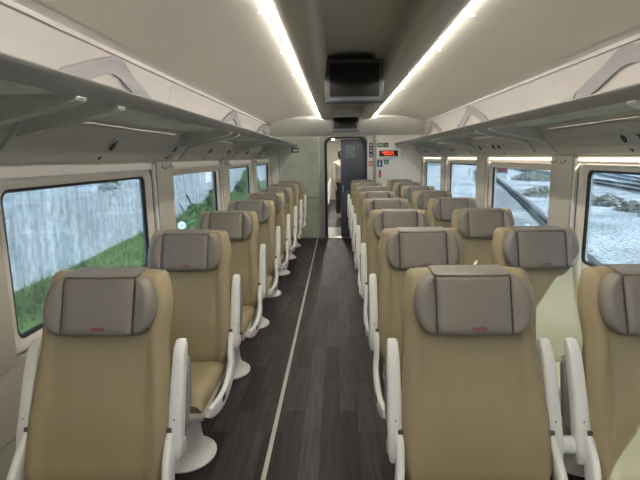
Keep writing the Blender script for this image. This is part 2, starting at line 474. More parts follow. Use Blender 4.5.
# ------------------------------------------------------------------ windows, blinds
def rrect(y0, y1, z0, z1, r, n=6):
    out = []
    for cy, cz, a0 in ((y1-r, z1-r, 0), (y0+r, z1-r, 90), (y0+r, z0+r, 180), (y1-r, z0+r, 270)):
        for k in range(n+1):
            a = math.radians(a0+90*k/n); out.append((cy+r*math.cos(a), cz+r*math.sin(a)))
    return out
def ring(bm, levels):
    """levels: list of (outline, x); bridges consecutive loops"""
    loops = [[bm.verts.new((x, p[0], p[1])) for p in o] for o, x in levels]
    for a, b in zip(loops, loops[1:]):
        n = len(a)
        for i in range(n):
            j = (i+1) % n
            bm.faces.new((a[i], a[j], b[j], b[i]))
    return loops
wn = 0
ORD = ['', '', 'nearest', 'second', 'third', 'farthest']
for s in (-1, 1):
    for k, w in enumerate(WINS):
        wn += 1
        X = lambda d: CX+s*(HW-d)
        root = struct(empty('window_%d' % wn, (X(0), w+PW/2, ZB)))
        def put(name, bm, m, **kw):
            for v in bm.verts: v.co -= Vector(root.location)
            return link(name, bm, m, root, **kw)
        y0, y1 = w, w+PW
        bm = bmesh.new()
        ring(bm, [(rrect(y0-.13, y1+.13, ZB-.065, ZT+.058, .02), X(-.045)),
                  (rrect(y0-.13, y1+.13, ZB-.065, ZT+.058, .02), X(-.032)),
                  (rrect(y0-.105, y1+.105, ZB-.055, ZT+.050, .07), X(-.030)),
                  (rrect(y0-.095, y1+.095, ZB-.048, ZT+.044, .07), X(-.008)),
                  (rrect(y0-.075, y1+.075, ZB-.036, ZT+.036, .065), X(-.004)),
                  (rrect(y0-.045, y1+.045, ZB-.022, ZT+.024, .055), X(-.012)),
                  (rrect(y0-.012, y1+.012, ZB-.008, ZT+.010, .045), X(-.020)),
                  (rrect(y0-.010, y1+.010, ZB-.006, ZT+.008, .045), X(-.055))])
        put('window_frame', bm, M['frame'], sharp=50)
        bm = bmesh.new()
        L = ring(bm, [(rrect(y0-.012, y1+.012, ZB-.008, ZT+.010, .045), X(-.021)),
                  (rrect(y0+.004, y1-.004, ZB+.004, ZT-.002, .038), X(-.025)),
                  (rrect(y0+.008, y1-.008, ZB+.008, ZT-.006, .036), X(-.036)),
                  (rrect(y0-.012, y1+.012, ZB-.008, ZT+.010, .045), X(-.038))])
        put('gasket', bm, M['black'], sharp=50)
        bm = bmesh.new(); box(bm, (X(-.034), (y0+y1)/2, (ZB+ZT)/2), (.006, PW+.01, ZT-ZB+.01))
        put('pane', bm, M['glass'], smooth=False)
        if k < 1: continue
        # the blind above
        drop = {3: .10, 4: .045, 5: .045}.get(k, .038)
        b = empty('roller_blind', (X(-.02), w+PW/2, 1.47))
        pos = '%s window on the %s' % (('window behind the camera' if k == 1 else ORD[k]), 'left' if s < 0 else 'right')
        if k == 1: pos = 'window beside the camera on the %s' % ('left' if s < 0 else 'right')
        tag(b, 'pale rolled fabric blind %s above the %s' % ('pulled slightly down' if k == 3 else 'fully raised', pos), 'blind', 'window blinds')
        bm = bmesh.new()
        sweep(bm, [(s*.012, -PW/2-.125, .028), (s*.012, PW/2+.125, .028)], csec(.006, 12), up=Vector((1, 0, 0)))
        link('roller', bm, M['blind'], b)
        bm = bmesh.new(); box(bm, (s*-.012, 0, .036-drop/2), (.002, PW+.24, drop), 0)
        link('fabric', bm, M['blind'], b, smooth=False)
        bm = bmesh.new(); box(bm, (s*-.012, 0, .036-drop), (.006, PW+.245, .008), .002)
        link('hem_bar', bm, M['white'], b)
        for e in (-1, 1):
            bm = bmesh.new(); box(bm, (s*-.022, e*(PW/2+.121), -.333), (.022, .014, .72), .003)
            link('guide_rail', bm, M['white'], b)

# ------------------------------------------------------------------ luggage racks
def wedge_bracket(s, y):
    bm = bmesh.new()
    X = lambda d: CX+s*(HW-d)
    pts = [(X(.075), 1.615), (X(.10), 1.612), (X(.46), 1.690), (X(.495), 1.703), (X(.50), 1.712), (X(.49), 1.722), (X(.14), 1.722), (X(.09), 1.70)]
    prism(bm, pts, y-.028, y+.028)
    # cast foot on the service panel
    prism(bm, [(X(.03), 1.53), (X(.045), 1.535), (X(.085), 1.58), (X(.145), 1.65), (X(.15), 1.70), (X(.10), 1.70), (X(.06), 1.60)], y-.045, y+.045)
    es = [e for e in bm.edges if len(e.link_faces) == 2 and e.calc_face_angle(0) > .8]
    bmesh.ops.bevel(bm, geom=es, offset=.005, segments=2, affect='EDGES', clamp_overlap=True)
    return bm
BR = {-1: (-.4, 1.46, 1.73, 3.52, 3.79, 5.38, 5.66, 7.3, 7.56), 1: (-.4, 1.60, 1.87, 3.55, 3.89, 5.42, 5.68, 7.3, 7.56)}
for s in (-1, 1):
    X = lambda d: CX+s*(HW-d)
    side = 'left' if s < 0 else 'right'
    root = empty('luggage_rack', (X(.3), 3.25, 1.74))
    tag(root, 'long overhead luggage rack with green glass shelf above the %s windows' % side, 'luggage rack')
    off = Vector(root.location)
    def put(name, bm, m, **kw):
        for v in bm.verts: v.co -= off
        return link(name, bm, m, root, **kw)
    bm = bmesh.new()
    fr = [(X(.470), 1.722), (X(.470), 1.738), (X(.500), 1.740), (X(.508), 1.760), (X(.512), 1.766), (X(.520), 1.767), (X(.524), 1.762), (X(.520), 1.753), (X(.516), 1.750), (X(.498), 1.716), (X(.490), 1.713), (X(.478), 1.715)]
    prism(bm, fr, Y0, 9.08)
    put('front_rail', bm, M['rail'], sharp=50)
    bm = bmesh.new()
    prism(bm, [(X(.13), 1.700), (X(.165), 1.712), (X(.165), 1.738), (X(.12), 1.745)], Y0, 9.08)
    put('rear_rail', bm, M['service'])
    ed = [Y0, -.4, 1.6, 3.68, 5.55, 7.43, 9.08]
    for a, b in zip(ed, ed[1:]):
        bm = bmesh.new(); prism(bm, [(X(.15), 1.725), (X(.495), 1.728), (X(.495), 1.736), (X(.15), 1.733)], a+.006, b-.006)
        put('glass_panel', bm, M['rackglass'], smooth=False)
    for y in BR[s]:
        put('bracket', wedge_bracket(s, y), M['bracket'], sharp=25)

# the lilac grey angular braces on the cove panels
def brace(s, ya, n):
    X = lambda z: CX+s*(HW-interp([(1.70, .012), (1.8, .004), (1.9, .006), (2.0, .026), (2.085, .062)], z))
    out = [(-.80, 1.73), (-.46, 1.94), (-.02, 2.082), (.05, 2.084), (.40, 1.99), (.85, 1.86), (1.12, 1.76)]
    inn = [(.78, 1.76), (.70, 1.80), (.55, 1.855), (.34, 1.92), (.12, 1.985), (.03, 1.995), (-.04, 1.985), (-.25, 1.915), (-.5, 1.80), (-.62, 1.73)]
    bm = bmesh.new()
    # the band: a strip between outer and inner outlines, following the panel's curve
    N = 40
    def samp(P, t):
        L = [0]
        for a, b in zip(P, P[1:]): L.append(L[-1]+math.dist(a, b))
        d = t*L[-1]
        for i in range(len(P)-1):
            if d <= L[i+1]+1e-9:
                k = (d-L[i])/(L[i+1]-L[i]); return (P[i][0]+(P[i+1][0]-P[i][0])*k, P[i][1]+(P[i+1][1]-P[i][1])*k)
        return P[-1]
    I = inn[::-1]
    rows = []
    for i in range(N+1):
        o, q = samp(out, i/N), samp(I, i/N)
        r = []
        for d in (0.001, .010):
            for k in range(4):
                y = o[0]+(q[0]-o[0])*k/3; z = o[1]+(q[1]-o[1])*k/3
                r.append(bm.verts.new((X(z)-s*d, ya+y, z)))
        rows.append(r)
    for a, b in zip(rows, rows[1:]):
        for k in range(3):
            bm.faces.new((a[k], a[k+1], b[k+1], b[k])); bm.faces.new((a[4+k], b[4+k], b[5+k], a[5+k]))
        bm.faces.new((a[0], b[0], b[4], a[4])); bm.faces.new((a[3], a[7], b[7], b[3]))
    for r in (rows[0], rows[-1]):
        bm.faces.new((r[0], r[4], r[5], r[6], r[7], r[3], r[2], r[1]))
    root = empty('rack_brace', (X(1.9), ya, 1.74))
    side = 'left' if s < 0 else 'right'
    tag(root, 'lilac grey angular brace on the %s cove panel above the rack, %s from the camera' % (side, n), 'brace', 'angular braces above the luggage racks')
    for v in bm.verts: v.co -= Vector(root.location)
    link('band', bm, M['loop'], root, sharp=30)
    bm = bmesh.new()
    for d0, d1 in ((.0, .016),):
        pts = [(.62, 1.925), (.80, 1.90), (1.15, 1.76), (.80, 1.76)]
        va = [bm.verts.new((X(z)-s*d0, ya+y, z)) for y, z in pts]; vb = [bm.verts.new((X(z)-s*d1, ya+y, z)) for y, z in pts]
        for i in range(4):
            j = (i+1) % 4; bm.faces.new((va[i], va[j], vb[j], vb[i]))
        bm.faces.new(va[::-1]); bm.faces.new(vb)
    for v in bm.verts: v.co -= Vector(root.location)
    link('foot_plate', bm, M['bracket'], root)
for s in (-1, 1):
    for ya, n in ((2.68, 'nearest'), (5.75, 'second'), (8.0, 'farthest')): brace(s, ya, n)

# reading lights and call buttons on the service panels
def panel_frame(s, t):
    """point on slanted service panel; t 0 (bottom) .. 1 (top)"""
    x = CX+s*(HW-(.02+.115*t)); z = 1.524+.140*t
    return Vector((x, 0, z))
def reading(s, y, t, label):
    p = panel_frame(s, t)
    root = empty('reading_light', (p.x, y, p.z))
    ang = math.atan2(.140, .115)
    # local frame: disc normal points inward and down
    nrm = Vector((-s*.140, 0, -.115)).normalized()
    q = nrm.to_track_quat('Z', 'Y'); root.rotation_mode = 'QUATERNION'; root.rotation_quaternion = q
    tag(root, label, 'light', 'reading lights and call buttons under the racks')
    bm = bmesh.new(); lathe(bm, [(.042, 0), (.042, .006), (.036, .011), (.026, .007)], n=24, sx=.8, sy=1)
    link('bezel', bm, M['alu'], root)
    bm = bmesh.new(); lathe(bm, [(.024, .002), (.025, .010), (.021, .015), (.008, .017)], c=(0, -.010, 0), n=20, sx=.85)
    link('lens', bm, M['dark'], root)
    bm = bmesh.new(); lathe(bm, [(.009, .003), (.009, .010), (.005, .012)], c=(0, .018, 0), n=14)
    link('swivel', bm, M['spot'], root)
def button(s, y, t, label, sz=(.016, .026)):
    p = panel_frame(s, t)
    root = empty('call_button', (p.x, y, p.z))
    nrm = Vector((-s*.140, 0, -.115)).normalized()
    root.rotation_mode = 'QUATERNION'; root.rotation_quaternion = nrm.to_track_quat('Z', 'Y')
    tag(root, label, 'button', 'small buttons under the racks')
    bm = bmesh.new(); box(bm, (0, 0, .003), (sz[1], sz[0], .008), .002); link('plate', bm, M['dark'], root)
    bm = bmesh.new(); box(bm, (0, 0, .008), (sz[1]*.35, sz[0]*.35, .003)); link('key', bm, M['signw'], root, smooth=False)
NTH = ['nearest', 'second', 'third', 'fourth', 'fifth', 'sixth', 'seventh', 'eighth']
for i, y in enumerate((2.50, 3.47, 4.45, 5.2, 6.3, 7.2, 8.2)):
    reading(-1, y, .62, 'small oval reading light under the left rack, %s from the camera' % NTH[i])
    button(-1, y-.03, .12, 'small black call button below the left reading light %s from the camera' % NTH[i])
for i, (y, pair) in enumerate(((2.6, 0), (4.56, 1), (5.15, 0), (6.35, 1), (7.2, 0), (8.2, 1))):
    reading(1, y, .62, 'oval reading light under the right rack, %s from the camera' % NTH[i] + (', near one of a pair' if pair else ''))
    if pair: reading(1, y+.16, .62, 'oval reading light under the right rack, far one of the pair %s from the camera' % NTH[i])
    button(1, y-.12, .62, 'small black button on the near side of the right reading light %s from the camera' % NTH[i], (.02, .018))
    button(1, y+.02, .12, 'small black call button below the right reading light %s from the camera' % NTH[i])
# coat hooks on the pillars
for s in (-1, 1):
    for i, w in enumerate(WINS[1:-1]):
        for e in (-.06, .09):
            bm = bmesh.new(); yy = w+PW+.29+e
            box(bm, (0, 0, .004), (.010, .022, .018), .003)
            sweep(bm, smoothline([(0, 0, 0), (-s*.012, 0, -.012), (-s*.022, 0, -.010), (-s*.026, 0, .002)], 3), csec(.0035, 8), up=Vector((0, 1, 0)))
            o = link('coat_hook', bm, M['bracket'], loc=(CX+s*(HW-.029), yy, 1.475))
            tag(o, 'small grey coat hook at the %s edge of the %s pillar on the %s' % ('near' if e < 0 else 'far', ('first', 'second', 'third', 'fourth')[i], 'left' if s < 0 else 'right'), 'hook', 'coat hooks on the window pillars')

# ------------------------------------------------------------------ seats
LEAN = .33
def plane(z): return .045-(1.14-z)*LEAN          # front plane of the backrest, local y
def make_seat():
    root = empty('train_seat')
    # backrest
    W = [(.40, .235), (.47, .262), (.60, .262), (.74, .250), (.87, .234), (.93, .240), (.985, .244), (1.02, .240), (1.075, .226), (1.095, .221), (1.108, .214), (1.114, .200)]
    vs = [.40, .43, .47, .52, .57, .62, .68, .74, .80, .86, .895, .93, .965, 1.0, 1.02, 1.04, 1.06, 1.075, 1.09, 1.10, 1.108, 1.114]
    us = sorted({round(-1+2*i/32, 4) for i in range(33)} | {.715, .735, .755, -.715, -.735, -.755, .985, -.985})
    def rnd(v):      # rounding at top and bottom edges
        d = min(1.114-v, v-.40); k = max(0, 1-d/.03); return .022*k*k
    def front(x, v, u):
        a = abs(u); e = max(0, (a-.86)/.14)
        bol = -.014*math.exp(-((a-.86)/.12)**2)*(1 if v < .9 else .4)   # side bolster, towards the sitter
        seam = .004*math.exp(-((abs(x)-.172)/.005)**2)*(1 if v < .9 else 0)
        lum = -.012*math.exp(-((v-.60)/.10)**2)*(1-a**4)
        return plane(v)+bol+seam+lum+.040*e**2.2+rnd(v)
    def back(x, v, u):
        a = abs(u); e = max(0, (a-.8)/.2)
        return plane(v)+.088-.022*e**2-rnd(v)
    bm = bmesh.new(); slab(bm, us, vs, lambda v: interp(W, v), lambda v: v, front, back)
    link('backrest', bm, M['tan'], root, sharp=60)
    # white shell behind
    bm = bmesh.new()
    slab(bm, [-1+2*i/16 for i in range(17)], [.36, .40, .5, .6, .7, .8, .9, 1.0, 1.04, 1.08], lambda v: interp(W, v)*.95-.004, lambda v: v,
         lambda x, v, u: plane(v)+.070+.0*u, lambda x, v, u: plane(v)+.108-.02*abs(u)**5)
    sh = link('back_shell', bm, M['shell'], root, sharp=60)
    # headrest
    def hw(z):
        t = (z-1.007)/.099
        t = max(-1, min(1, t))
        return .134+.070*math.sqrt(max(0, 1-abs(t)**2.3))
    zz = [.908, .912, .920, .932, .945, .96, .98, 1.0, 1.02, 1.04, 1.06, 1.075, 1.088, 1.096, 1.102, 1.106, 1.109, 1.111, 1.113, 1.115, 1.117, 1.119]
    us2 = sorted({round(-1+2*i/28, 4) for i in range(29)} | {-.985, .985, -.95, .95})
    bm = bmesh.new()
    def hx(u, v):
        w = hw(v) if v < 1.1075 else .134
        return w
    def hfront(x, v, u):
        a = abs(x)
        w = hx(u, v)
        e = max(0, (abs(u)-.86)/.14)
        wing = -.018*max(0, (a-.135)/.07)                              # wings come forward a little
        seam = .009*math.exp(-((a-.130)/.0045)**2)*(1 if v < 1.1075 else .4)
        top = .009*math.exp(-((v-1.106)/.003)**2)*(1 if a < .138 else 0)
        edge = .030*e**2.5 if w > .14 else .012*e**3
        bt = max(0, 1-(v-.908)/.02); tp = max(0, 1-(1.119-v)/.011)
        puff = -.006*math.cos(min(1, a/.13)*PI/2)
        return plane(v)-.048+wing+seam+top+edge+.02*bt**2+.030*tp**2+puff
    def hback(x, v, u):
        return plane(v)+.075 if v > 1.1145 else plane(v)+.004
    # use individual columns: keep seam columns at fixed |x|
    cols = sorted({-1, -.985, -.95, -.9, -.8, -.7, .7, .8, .9, .95, .985, 1})
    F = []; B = []
    base = [-.134, -.1325, -.130, -.1275, -.123, -.10, -.075, -.05, -.025, 0, .025, .05, .075, .10, .123, .1275, .130, .1325, .134]
    wingf = [1, .985, .94, .85, .72, .55, .35, .15]
    for v in zz:
        w = hx(0, v)
        xs = [-(.134+(w-.134)*f) for f in wingf]+base+[(.134+(w-.134)*f) for f in reversed(wingf)]
        uu = [x/max(w, .1341) for x in xs]
        F.append([bm.verts.new((x, hfront(x, v, u), v)) for x, u in zip(xs, uu)])
        B.append([bm.verts.new((x, hback(x, v, u), v)) for x, u in zip(xs, uu)])
    nv, nu = len(zz), len(F[0])
    for j in range(nv-1):
        for i in range(nu-1):
            bm.faces.new((F[j][i], F[j][i+1], F[j+1][i+1], F[j+1][i])); bm.faces.new((B[j][i], B[j+1][i], B[j+1][i+1], B[j][i+1]))
        bm.faces.new((F[j][0], F[j+1][0], B[j+1][0], B[j][0])); bm.faces.new((F[j][-1], B[j][-1], B[j+1][-1], F[j+1][-1]))
    for i in range(nu-1):
        bm.faces.new((F[0][i], B[0][i], B[0][i+1], F[0][i+1])); bm.faces.new((F[-1][i], F[-1][i+1], B[-1][i+1], B[-1][i]))
    bmesh.ops.remove_doubles(bm, verts=bm.verts, dist=.00005)
    hr = link('headrest', bm, M['grey'], root, sharp=70); hr['label'] = 'grey leather headrest with side wings'
    # dark piping in the seams
    bm = bmesh.new()
    for sx in (-1, 1):
        path = [(sx*.1302, plane(z)-.048+.004, z) for z in (.915, .94, .97, 1.0, 1.04, 1.09, 1.105)]
        sweep(bm, path, csec(.0014, 6), up=Vector((1, 0, 0)))
    sweep(bm, [(x, plane(1.1065)-.0485+.006, 1.1065) for x in (-.13, -.06, 0, .06, .13)], csec(.0012, 6), up=Vector((0, 0, 1)))
    link('piping', bm, M['dark'], hr, sharp=80)
    me = text_mesh('renfe', .024, .0006, .0003)
    me.materials.append(M['logo'])
    lg = bpy.data.objects.new('logo', me); COL.objects.link(lg); lg.parent = hr
    zl = .932
    lg.location = (.012, plane(zl)-.0575, zl); lg.rotation_euler = (PI/2-math.atan(LEAN), 0, 0)
    # cushion
    bm = bmesh.new()
    us3 = [-1+2*i/20 for i in range(21)]
    n = 16
    T = []; Bt = []
    for j in range(n+1):
        t = j/n; y = -.16-.47*t
        row = []; rb = []
        for u in us3:
            e = max(0, (abs(u)-.82)/.18); f = max(0, (t-.86)/.14)
            z = .428+.014*t-.03*e**2-.045*f**2-.010*math.cos(u*PI/2)*(1-t)
            row.append(bm.verts.new((u*.232*(1-.02*t), y+.0*f, z)))
            rb.append(bm.verts.new((u*.228*(1-.02*t), y+.012*f, .355)))
        T.append(row); Bt.append(rb)
    for j in range(n):
        for i in range(20):
            bm.faces.new((T[j][i], T[j+1][i], T[j+1][i+1], T[j][i+1])); bm.faces.new((Bt[j][i], Bt[j][i+1], Bt[j+1][i+1], Bt[j+1][i]))
        bm.faces.new((T[j][0], Bt[j][0], Bt[j+1][0], T[j+1][0])); bm.faces.new((T[j][20], T[j+1][20], Bt[j+1][20], Bt[j][20]))
    for i in range(20):
        bm.faces.new((T[0][i], T[0][i+1], Bt[0][i+1], Bt[0][i])); bm.faces.new((T[n][i], Bt[n][i], Bt[n][i+1], T[n][i+1]))
    link('seat_cushion', bm, M['tan'], root, sharp=60)
    bm = bmesh.new(); box(bm, (0, -.385, .335), (.46, .49, .045), .015)
    link('seat_pan', bm, M['shell'], root)
    # base
    bm = bmesh.new()
    lathe(bm, [(.160, 0), (.162, .008), (.150, .018), (.118, .034), (.092, .07), (.080, .13), (.078, .22), (.085, .27), (.11, .31), (.11, .318)], c=(.07, -.40, 0), sx=.9)
    link('pedestal', bm, M['white'], root)
    # arms
    for sx in (-1, 1):
        x = sx*.275
        # side frame sweeping from hinge forward under the cushion
        bm = bmesh.new()
        path = smoothline([(x-sx*.014, -.06, .575), (x-sx*.014, -.11, .545), (x-sx*.010, -.165, .48), (x, -.225, .395), (x, -.34, .345), (x, -.50, .345), (x*.97, -.62, .365), (x*.95, -.65, .375)], 4)
        n = len(path)
        sc = [(1, .6+.55*math.sin(PI*min(1, (i/(n-1))*1.1))**.6) for i in range(n)]
        sweep(bm, path, rsec(.028, .070, .4), up=Vector((1, 0, 0)), scales=sc)
        link('side_frame', bm, M['white'], root, sharp=60)
        bm = bmesh.new(); box(bm, (sx*.290, -.46, .355), (.006, .055, .026), .0015)
        link('recline_button', bm, M['dark'], root)
        arm_y = lambda z: plane(z+.04)+.040
        bm = bmesh.new()
        path = [(x, arm_y(z)+o, z) for z, o in ((.465, .012), (.478, .002), (.51, -.002), (.56, -.006), (.64, -.004), (.74, 0), (.795, .004), (.830, .012), (.848, .024), (.852, .032))]
        sc = [(.72, .55), (.95, .85), (1, 1), (1, 1.05), (.96, 1), (.90, .95), (.84, .9), (.80, .85), (.74, .7), (.6, .4)]
        sweep(bm, path, rsec(.052, .058, .2, 2), up=Vector((1, 0, 0)), scales=sc)
        ar = link('armrest', bm, M['white'], root, sharp=60)
        bm = bmesh.new()
        path = [(x+sx*.004, arm_y(z)+.048+o, z) for z, o in ((.535, -.008), (.55, .004), (.61, .012), (.69, .010), (.76, .004), (.785, -.004), (.792, -.012))]
        sweep(bm, path, rsec(.050, .050, .45, 4), up=Vector((1, 0, 0)), scales=[.5, .85, 1, 1, .95, .8, .4])
        link('arm_pad', bm, M['pad'], ar, sharp=70)['label'] = 'grey padded side of the raised armrest'
        bm = bmesh.new(); box(bm, (x, arm_y(.61)-.0345, .61), (.007, .004, .007), .0015)
        link('screw', bm, M['dark'], ar)
        bm = bmesh.new()
        # hinge drum on the axis under the arm
        c = Vector((x, arm_y(.505)+.015, .505))
        sweep(bm, [c+Vector((-.028, 0, 0)), c+Vector((-.024, 0, 0)), c+Vector((.024, 0, 0)), c+Vector((.028, 0, 0))], csec(.030, 18), up=Vector((0, 0, 1)), scales=[.85, 1, 1, .85])
        link('hinge', bm, M['shell'], root)
        bm = bmesh.new(); box(bm, (x-sx*.016, -.115, .575), (.020, .030, .022), .004)
        link('hinge_cap', bm, M['bezel'], root)
    return root
def tree_copy(o, parent=None):
    c = o.copy(); COL.objects.link(c)
    if parent: c.parent = parent
    for ch in [x for x in bpy.data.objects if x.parent == o]: tree_copy(ch, c)
    return c
def children(o): return [x for x in bpy.data.objects if x.parent == o]
proto = make_seat()
rows = (('left', -.866, 'single row of seats along the left windows'), ('aisle', .471, 'aisle seats of the double rows on the right'), ('window', 1.118, 'window seats of the double rows on the right'))
desc = {'left': 'tan leather seat with grey headrest in the single left row, %s from the camera',
        'aisle': 'tan leather aisle seat right of the aisle, grey headrest, %s from the camera',
        'window': 'tan leather seat beside the right windows, grey headrest, %s from the camera'}
NT8 = ['nearest', 'second', 'third', 'fourth', 'fifth', 'sixth', 'seventh', 'farthest']
first = True
kids = {}
def subtree(o):
    return [(c, subtree(c)) for c in bpy.data.objects if c.parent == o]
tree = subtree(proto)
def dup(o, t, parent=None):
    c = o.copy(); COL.objects.link(c)
    if parent: c.parent = parent
    for ch, tt in t: dup(ch, tt, c)
    return c
for nm, x, grp in rows:
    for k in range(8):
        r = proto if first else dup(proto, tree)
        first = False
        r.location = (x, 1.67+k, 0)
        tag(r, desc[nm] % NT8[k], 'seat', grp)
# connecting tube between the seats of each pair
for k in range(8):
    y = 1.67+k
    bm = bmesh.new()
    yy = plane(.545)+.055
    sweep(bm, [(-.045, 0, 0), (-.04, 0, 0), (.04, 0, 0), (.045, 0, 0)], csec(.030, 20), up=Vector((0, 0, 1)), scales=[.9, 1, 1, .9])
    o = link('joining_tube', bm, M['white'], loc=(.7945, y-.095, .515))
    o.scale = (1.1, 1, 1)
    tag(o, 'short white tube joining the pair of seats %s from the camera on the right' % NT8[k], 'tube', 'tubes joining the paired seats')

# ------------------------------------------------------------------ screens
def monitor(y, zc, label, ang):
    root = empty('ceiling_monitor', (CX-.018, y, zc)); root.rotation_euler = (ang, 0, 0)
    tag(root, label, 'screen', 'monitors hanging from the ceiling')
    bm = bmesh.new(); box(bm, (0, .04, 0), (.47, .07, .345), .012, 3)
    link('housing', bm, M['bezel'], root)
    bm = bmesh.new(); box(bm, (0, .003, .006), (.400, .006, .262), .002)
    link('display', bm, M['screen'], root)
    bm = bmesh.new(); box(bm, (0, .006, -.150), (.44, .012, .016), .003)
    link('control_bar', bm, M['slate'], root)
    bm = bmesh.new()
    prism(bm, [(.05, -.14), (.06, .165), (.30, .23), (.55, .23), (.35, .02), (.15, -.12)], -.20, .20, axis='x')
    link('mount', bm, M['duct'], root)
monitor(4.05, 2.135, 'large dark screen hanging from the ceiling duct, nearer of the two', math.radians(-4))
monitor(8.60, 2.140, 'dark screen on the sloping header above the end door, farther of the two', math.radians(-4))

# ------------------------------------------------------------------ front end wall, partition, door
yE = 9.1
bm = bmesh.new()
# wall pieces around the doorway and the partition
def wp(x0, x1, z0, z1, y=yE, t=.05): box(bm, ((x0+x1)/2, y+t/2, (z0+z1)/2), (x1-x0, t, z1-z0))
wp(LW, -1.10, 0, 1.93); wp(-.34, -.235, 0, 1.93); wp(.535, .66, 0, 1.93); wp(.72, RW, 0, 1.93)
wp(-1.10, -.34, 1.88, 1.93); wp(-.235, .535, 1.885, 1.93)
wp(LW, RW, 1.93, 2.4)
struct(link('wall_front', bm, M['endwall'], smooth=False))
bm = bmesh.new()
box(bm, (.69, yE+.01, .965), (.055, .07, 1.93), .008)
struct(link('trim_10', bm, M['jamb']))
# door surround (rounded)
def arch(x0, x1, z1, r, n=8):
    pts = [(x0, 0)]
    for k in range(n+1):
        a = PI-PI/2*k/n; pts.append((x0+r+r*math.cos(a), z1-r+r*math.sin(a)))
    for k in range(n+1):
        a = PI/2-PI/2*k/n; pts.append((x1-r+r*math.cos(a), z1-r+r*math.sin(a)))
    pts.append((x1, 0)); return pts
root = struct(empty('door_1', (.15, yE, 0)))
def dput(name, bm, m, **kw):
    for v in bm.verts: v.co -= Vector(root.location)
    return link(name, bm, m, root, **kw)
bm = bmesh.new()
def bandarch(bm, o, i, y0, y1):
    A = [bm.verts.new((p[0], y0, p[1])) for p in o]; B = [bm.verts.new((p[0], y0, p[1])) for p in i]
    C_ = [bm.verts.new((p[0], y1, p[1])) for p in o]; D = [bm.verts.new((p[0], y1, p[1])) for p in i]
    for k in range(len(o)-1):
        bm.faces.new((A[k], A[k+1], B[k+1], B[k])); bm.faces.new((C_[k], D[k], D[k+1], C_[k+1]))
        bm.faces.new((A[k], C_[k], C_[k+1], A[k+1])); bm.faces.new((B[k], B[k+1], D[k+1], D[k]))
    for k in (0, -1): bm.faces.new((A[k], B[k], D[k], C_[k]))
bandarch(bm, arch(-.245, .548, 1.895, .13), arch(-.195, .515, 1.865, .12), yE-.025, yE+.10)
dput('door_seal', bm, M['black'])
bm = bmesh.new()
bandarch(bm, arch(-.345, .553, 1.90, .05), arch(-.244, .547, 1.894, .13), yE-.012, yE+.06)
dput('door_frame', bm, M['jamb'])
bm = bmesh.new(); box(bm, (.295, yE+.10, .45), (.475, .035, .90-.0), .01); box(bm, (.295, yE+.10, 1.46), (.475, .035, .78), .01)
box(bm, (.295, yE+.105, 1.06), (.475, .03, .34), .004)
leaf = dput('door_leaf', bm, M['slate'])
bm = bmesh.new(); box(bm, (.235, yE+.080, 1.627), (.175, .004, .235), .001)
nt_ = dput('notice', bm, mat('faded_notice', (.19, .20, .23), .6)); nt_.parent = leaf
bm = bmesh.new()
for i in range(7): box(bm, (.235+random.uniform(-.01, .01), yE+.0775, 1.72-i*.03), (.13-random.uniform(0, .04), .001, .006))
n2 = dput('print', bm, mat('notice_print', (.09, .10, .12), .6), smooth=False); n2.parent = leaf
bm = bmesh.new(); box(bm, (.10, yE+.075, .93), (.02, .02, .14), .006); h = dput('door_handle', bm, M['alu']); h.parent = leaf
bm = bmesh.new(); box(bm, (.15, yE+.06, .006), (.76, .24, .014), .003)
dput('threshold', bm, M['alu'])

# glass partition left of the door
root = empty('glass_partition', (-.72, yE, 0))
tag(root, 'green tinted glass partition left of the end door', 'partition')
bm = bmesh.new(); box(bm, (0, .0, .95), (.72, .010, 1.86)); link('glass_pane', bm, M['partglass'], root, smooth=False)
bm = bmesh.new(); box(bm, (.368, 0, .95), (.026, .03, 1.88), .004); link('edge_post', bm, M['alu'], root)
bm = bmesh.new(); box(bm, (-.368, 0, .95), (.026, .03, 1.88), .004); link('edge_post', bm, M['alu'], root)
bm = bmesh.new(); box(bm, (0, -.01, .78), (.71, .014, .05), .004); link('cross_bar', bm, M['bracket'], root)
bm = bmesh.new(); box(bm, (-.07, -.012, 1.665), (.14, .004, .09), .001); link('sticker', bm, M['bezel'], root)
bm = bmesh.new(); box(bm, (-.07, -.0145, 1.665), (.09, .001, .04)); link('sticker_print', bm, M['signw'], root, smooth=False)
# luggage shelves behind the glass
bm = bmesh.new(); wroot = empty('luggage_stack', (-.72, 9.75, 0))
tag(wroot, 'dim luggage shelves behind the green glass partition', 'shelf')
for z in (.06, .75, 1.40):
    bm = bmesh.new(); box(bm, (0, 0, z), (.70, .85, .03), .006); link('shelf_board', bm, M['jamb'], wroot)
for x in (-.34, .34):
    bm = bmesh.new(); box(bm, (x, 0, .95), (.02, .85, 1.88)); link('side_panel', bm, M['endwall'], wroot, smooth=False)

